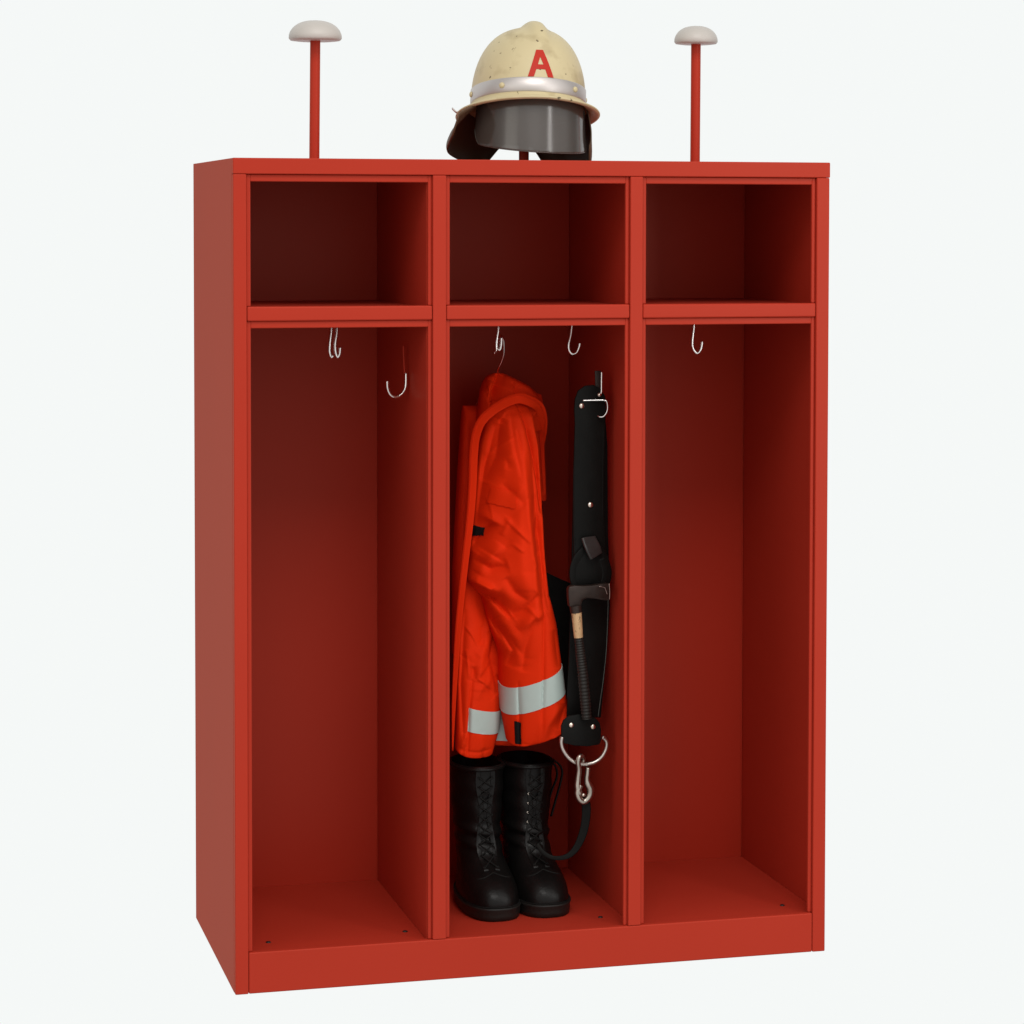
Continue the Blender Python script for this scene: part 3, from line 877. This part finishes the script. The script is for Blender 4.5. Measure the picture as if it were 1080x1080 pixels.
# lanyard strap curling down from the snap hook and away behind the boots
ly = [(616.5, 841), (618.4, 852), (617.6, 866), (614.4, 880), (608.6, 893), (601, 901.5), (592, 904.8), (582, 904.2), (573, 899), (566, 890)]
yy = [BY-.016, BY-.012, BY-.008, BY-.004, BY, BY+.004, BY+.01, BY+.02, BY+.03, BY+.04]
P = np.array([at(u, v, y) for (u, v), y in zip(ly, yy)])
V, F = tube_geo(P, [1.1, 1.1, 1.05, 1, .85, .7, .55, .5, .5, .5], n=80, seg=16, flat=(.0095, .0028), nrm=(-.35, -1, .1)); link('lanyard', V, F, L, BT)

# ------------------------------------------------------------------ hatchet carried in the belt
AX = thing('fire_axe', tuple(at(612, 690, BY-.03)), 'dark fire hatchet with a pale handle collar stuck head up in the black belt', 'axe')
AY = BY-.030
hd = [(600.5, 640.5), (599.6, 630), (599.4, 622), (600.5, 618.6), (606, 617.6), (616, 618.0), (626, 617.2), (634, 616.0), (642.6, 615.0), (643.4, 624), (643.0, 632.4), (640, 633.6), (634, 633.0), (627, 631.6), (619, 631.4), (614.6, 633.4), (613.2, 640.5)]
plate('axe_head', hd, AY-.007, .020, M['axe_iron'], AX, .0042)
P = at([642.4, 643.1, 642.8], [615.6, 624, 632.2], AY-.004); ed = tube('cutting_edge', P, .0013, M['edge_iron'], AX, n=12, seg=8)
P = at([632, 637.4, 639.0, 640.5], [618.6, 619.6, 622.6, 627], AY-.0084); tube('cutting_edge', P, .0008, M['edge_iron'], AX, n=14, seg=6)
def stick(name, pts, rs, m, n=40, ribs=None):
    P = at([p[0] for p in pts], [p[1] for p in pts], AY)
    Pn = resample(P, n); rr = np.interp(np.linspace(0, 1, n), np.linspace(0, 1, len(rs)), rs)
    if ribs: rr = rr*(1+.07*np.sin(np.arange(n)*ribs))
    V, F = tube_geo(Pn, rr, seg=24); o = link(name, V, F, m, AX); o.data.set_sharp_from_angle(angle=math.radians(60)); return o
stick('collar', [(606.8, 638.5), (607.6, 646)], [.0138, .0128], M['axe_iron'], 6)
stick('label_sleeve', [(607.9, 644.5), (609.0, 658), (610.2, 672.3)], [.0118, .0112, .0102], M['wood'], 12)
stick('grip', [(610.2, 672), (612.2, 690), (614.6, 710), (617, 735), (618.8, 758)], [.0098, .0108, .0115, .0118, .0112], M['grip'], 190, 2*PI/7)

# ------------------------------------------------------------------ boots
def boot(u_toe, v_toe, turn, label, lean, side):
    toe = on_floor(u_toe, v_toe, ZF)
    Lb = .300
    d = np.array([math.sin(turn), -math.cos(turn)])            # heel -> toe
    origin = np.array([toe[0]-d[0]*Lb, toe[1]-d[1]*Lb, ZF])
    rt = np.array([-d[1], d[0]])                                # towards image right
    def W(V):
        V = np.asarray(V, float)
        out = np.empty_like(V)
        V = V*np.array([1.12, 1, 1]); out[:, 0] = origin[0]+V[:, 0]*rt[0]+V[:, 1]*d[0]
        out[:, 1] = origin[1]+V[:, 0]*rt[1]+V[:, 1]*d[1]
        out[:, 2] = origin[2]+V[:, 2]
        return out
    T = thing('boot', tuple(origin), label, 'boot', 'pair of lace up boots')
    # (height, front, back, half width, how foot-shaped, sideways shift)
    rows = [(.024, .296, .004, .0555, 1, 0), (.034, .298, .003, .0560, 1, 0), (.048, .296, .003, .0555, 1, 0), (.060, .289, .003, .0540, 1, 0), (.072, .276, .004, .0520, 1, 0),
            (.083, .257, .005, .0495, .95, 0), (.092, .236, .006, .0475, .9, 0), (.102, .213, .006, .0460, .8, 0), (.114, .193, .007, .0450, .6, 0), (.130, .176, .008, .0445, .4, .0),
            (.155, .163, .008, .0450, .2, lean*.15), (.190, .157, .004, .0475, .05, lean*.35), (.235, .158, -.002, .0510, 0, lean*.6), (.285, .160, -.006, .0530, 0, lean*.85), (.322, .162, -.008, .0535, 0, lean)]
    Rr = np.array(rows); hs = np.linspace(.024, .322, 110); seg = 120
    cols = [np.interp(hs, Rr[:, 0], Rr[:, c]) for c in range(1, 6)]
    ker = np.ones(5)/5
    cols = [np.convolve(np.pad(c, 2, mode='edge'), ker, 'valid') for c in cols]
    rng = np.random.RandomState(7+side)
    def wshape(q, foot):                                        # q 0 heel .. 1 toe
        s = .74+.30*np.sin(np.clip((q-.05)/1.25, 0, 1)*PI*.78)**1.0
        s = np.where(q > .93, s*np.sqrt(np.clip(1-((q-.93)/.09)**2*.12, 0, 1)), s)
        return s*foot+(1-foot)
    def ring(h, fr, bk, w, foot, sh, grow=0.):
        th = np.linspace(0, 2*PI, seg, endpoint=False)
        yc, ay = (fr+bk)/2, (fr-bk)/2+grow
        c, s = np.cos(th), np.sin(th)
        ex = .80*foot+.95*(1-foot)
        y = yc+ay*np.sign(c)*np.abs(c)**ex; q = (y-bk)/(fr-bk)
        x = (w*wshape(q, foot)+grow)*np.sign(s)*np.abs(s)**(.72*foot+.9*(1-foot))+sh
        return np.stack([x, y, np.full(seg, h)], 1)
    def wrinkle(Pt, h):
        # creases round the ankle and a slightly slack shaft
        a = .0032*math.exp(-((h-.155)/.035)**2); b = .0016*math.exp(-((h-.25)/.06)**2)
        k = np.sin(Pt[:, 0]*38+h*190+side)*a+np.sin(h*120+Pt[:, 0]*20)*b
        Pt = Pt.copy(); Pt[:, 1] += k*np.where(Pt[:, 1] > .08, 1, -.6); Pt[:, 0] += .6*k*np.sign(Pt[:, 0]); return Pt
    V = []; F = []
    n = len(hs)
    for i, h in enumerate(hs): V.append(wrinkle(ring(h, *[c[i] for c in cols]), h))
    for i in range(n-1):
        for j in range(seg): F.append((i*seg+j, i*seg+(j+1) % seg, (i+1)*seg+(j+1) % seg, (i+1)*seg+j))
    last = (n-1)*seg; top = V[-1]; c = top.mean(0)
    for scl, dz in ((.96, .003), (.92, .0), (.90, -.08)):
        q = c+(top-c)*scl; q[:, 2] = top[:, 2]+dz; V.append(q); b = (len(V)-1)*seg
        for j in range(seg): F.append((last+j, last+(j+1) % seg, b+(j+1) % seg, b+j))
        last = b
    F.append(tuple(last+j for j in range(seg)))
    F.append(tuple(range(seg)))
    up = link('upper', W(np.concatenate(V)), F, M['boot_leather'], T)
    # toe cap: a shell a millimetre proud of the upper
    # sole with heel
    V = []; F = []
    fr, bk, w = .298, .002, .0565
    prof = [(.0, -.003), (.002, .001), (.012, .0025), (.024, .003), (.0265, .0045), (.0295, .0045), (.0305, .0)]
    for h, gr in prof: V.append(ring(h, fr, bk, w, 1, 0, gr))
    for i in range(len(prof)-1):
        for j in range(seg): F.append((i*seg+j, i*seg+(j+1) % seg, (i+1)*seg+(j+1) % seg, (i+1)*seg+j))
    F.append(tuple(range(seg))); F.append(tuple((len(prof)-1)*seg+j for j in range(seg)))
    link('sole', W(np.concatenate(V)), F, M['rubber'], T)
    # welt seam round the upper just above the sole
    wl = ring(.0325, .297, .003, .0556, 1, 0, .0022); wl = np.vstack([wl, wl[:1]])
    V, F = tube_geo(W(wl), .0011, seg=6, cap=False); link('welt', V, F, M['lace'], T)
    # tongue, facings, eyelets and laces up the front
    def front(x, h):
        cc = [np.interp(h, hs, c) for c in cols]
        fr, bk, w, foot, sh = cc
        xs = np.clip(abs(x)/(w*.98), 0, .98)
        ex = .80*foot+.95*(1-foot)
        es = .72*foot+.9*(1-foot)
        s = xs**(1/es); ay = (fr-bk)/2
        return np.array([x+sh, (fr+bk)/2+ay*math.sqrt(max(0, 1-s*s))**ex, h])
    hh = np.linspace(.103, .300, 10)
    lo = []
    for sgn in (-1, 1):
        pts = [front(sgn*(.012+.004*math.sin(k*.35)), h)+np.array([0, .0012, 0]) for k, h in enumerate(np.linspace(.098, .318, 26))]
        V, F = tube_geo(W(np.array(pts)), 1.0, n=60, seg=12, flat=(.0060, .0010), nrm=(d[0], d[1], .1)); link('facing', V, F, M['boot_leather'], T)
        for h in hh:
            p = front(sgn*.014, h)+np.array([0, .0024, 0])
            V, F = lathe_geo([(.0018, 0), (.0030, .0004), (.0030, .0012), (.0018, .0016), (.0014, .0004)], W(p[None])[0], (d[0], d[1], .3), 12)
            link('eyelet', V, F, M['cast'] if side and sgn < 0 and .17 < h < .27 else M['lace'], T)
    for k in range(len(hh)-1):
        for sgn in (-1, 1):
            a = front(sgn*.014, hh[k])+np.array([0, .0036, 0]); b = front(-sgn*.014, hh[k+1])+np.array([0, .0036, 0]); m_ = front(0, (hh[k]+hh[k+1])/2)+np.array([0, .0052+.001*sgn, 0])
            V, F = tube_geo(W(np.array([a, m_, b])), .0016, n=10, seg=6); lo.append((V, F))
    g = Geo()
    for V, F in lo: g.add(V, F)
    link('lace', g.v, g.f, M['lace'], T)
    # toe-cap seam across the vamp
    pts = [front(x, .0955-.35*abs(x)**1.0) + np.array([0, .0008, 0]) for x in np.linspace(-.040, .040, 25)]
    V, F = tube_geo(W(np.array(pts)), .0014, seg=6); link('toe_seam', V, F, M['lace'], T)
    # padded collar round the top
    rim = ring(.318, *[c[-1] for c in cols], .0012); rim = np.vstack([rim, rim[:1]])
    V, F = tube_geo(W(rim), .0042, seg=10, cap=False); link('cuff', V, F, M['boot_leather'], T)
    if side:                                                    # slack pull strap on the outside of the right-hand boot
        for x0, x1, h1 in ((.050, .064, .262), (.058, .075, .235)):
            pts = np.array([[x0+lean*.9, .085, .318], [x1+lean*.9, .088, .300], [x1+lean*.85+.002, .09, .275], [x0+lean*.7+.004, .092, h1-.02], [x0+lean*.5-.004, .095, h1-.05]])
            V, F = tube_geo(W(pts), 1.0, n=30, seg=12, flat=(.005, .0018), nrm=(rt[0], rt[1], 0)); link('pull_strap', V, F, M['boot_leather'], T)
    return T
boot(528.5, 972.5, .02, 'left black lace up boot, nearest the bay side, under the cuff with the narrow stripe', .0, 0)
boot(582.5, 968.5, .05, 'right black lace up boot with slack pull straps, beside the dangling lanyard', .004, 1)

# ------------------------------------------------------------------ light: a studio with a bright white backdrop behind and soft boxes in front
w = bpy.data.worlds.new('World'); bpy.context.scene.world = w; w.use_nodes = True
nt = w.node_tree; bg = nt.nodes['Background']
# bright wide front wall of the studio, dimmer sides, white backdrop behind the locker; the room's floor half is darker in front
tc = nt.nodes.new('ShaderNodeTexCoord'); sp = nt.nodes.new('ShaderNodeSeparateXYZ'); mr = nt.nodes.new('ShaderNodeMapRange')
mr.inputs['From Min'].default_value = -1; mr.inputs['From Max'].default_value = 1
cr = nt.nodes.new('ShaderNodeValToRGB'); el = cr.color_ramp.elements
FRONT = 1.00
el[0].position = 0; el[0].color = (FRONT, FRONT*.985, FRONT*.96, 1)
el[1].position = .765; el[1].color = (.915, .939, .930, 1)
for p_, c_ in ((.34, FRONT*.92), (.48, .42), (.60, .26)):
    q_ = el.new(p_); q_.color = (c_, c_*.985, c_*.95, 1)
zr = nt.nodes.new('ShaderNodeMapRange'); zr.inputs['From Min'].default_value = -.6; zr.inputs['From Max'].default_value = .7
zr.inputs['To Min'].default_value = .64; zr.inputs['To Max'].default_value = 1.22
yk = nt.nodes.new('ShaderNodeMapRange'); yk.inputs['From Min'].default_value = .2; yk.inputs['From Max'].default_value = .5
mz = nt.nodes.new('ShaderNodeMix'); mz.inputs['B'].default_value = 1
vm = nt.nodes.new('ShaderNodeVectorMath'); vm.operation = 'SCALE'
nt.links.new(tc.outputs['Generated'], sp.inputs[0]); nt.links.new(sp.outputs['Y'], mr.inputs['Value'])
nt.links.new(mr.outputs['Result'], cr.inputs['Fac']); nt.links.new(sp.outputs['Z'], zr.inputs['Value']); nt.links.new(sp.outputs['Y'], yk.inputs['Value'])
nt.links.new(yk.outputs['Result'], mz.inputs['Factor']); nt.links.new(zr.outputs['Result'], mz.inputs['A'])
nt.links.new(cr.outputs['Color'], vm.inputs[0]); nt.links.new(mz.outputs['Result'], vm.inputs['Scale'])
nt.links.new(vm.outputs['Vector'], bg.inputs['Color'])
bg.inputs['Strength'].default_value = 1

def softbox(name, loc, target, sx, sy, power, col=(1, 1, 1)):
    ld = bpy.data.lights.new(name, 'AREA'); ld.shape = 'RECTANGLE'; ld.size = sx; ld.size_y = sy; ld.energy = power; ld.color = col
    o = bpy.data.objects.new(name, ld); C.objects.link(o); o.location = loc
    dv = Vector(target)-Vector(loc); o.rotation_euler = dv.to_track_quat('-Z', 'Y').to_euler(); return o
softbox('key_softbox', (.2, -3.8, 5.4), (.7, 0, 1.1), 2.6, 1.8, 110, (1, .97, .93))
softbox('side_softbox', (-4.0, -2.2, 2.9), (.2, .2, 1.2), 2.4, 2.4, 15, (1, .97, .86))
softbox('strip_softbox', (2.65, -3.2, 2.1), (.7, .2, 1.9), .55, 3.0, 27, (1, .97, .94))

vs = bpy.context.scene.view_settings
vs.view_transform = 'Standard'; vs.look = 'None'; vs.exposure = 0; vs.gamma = 1; vs.use_curve_mapping = False
bpy.context.scene.cycles.max_bounces = 8
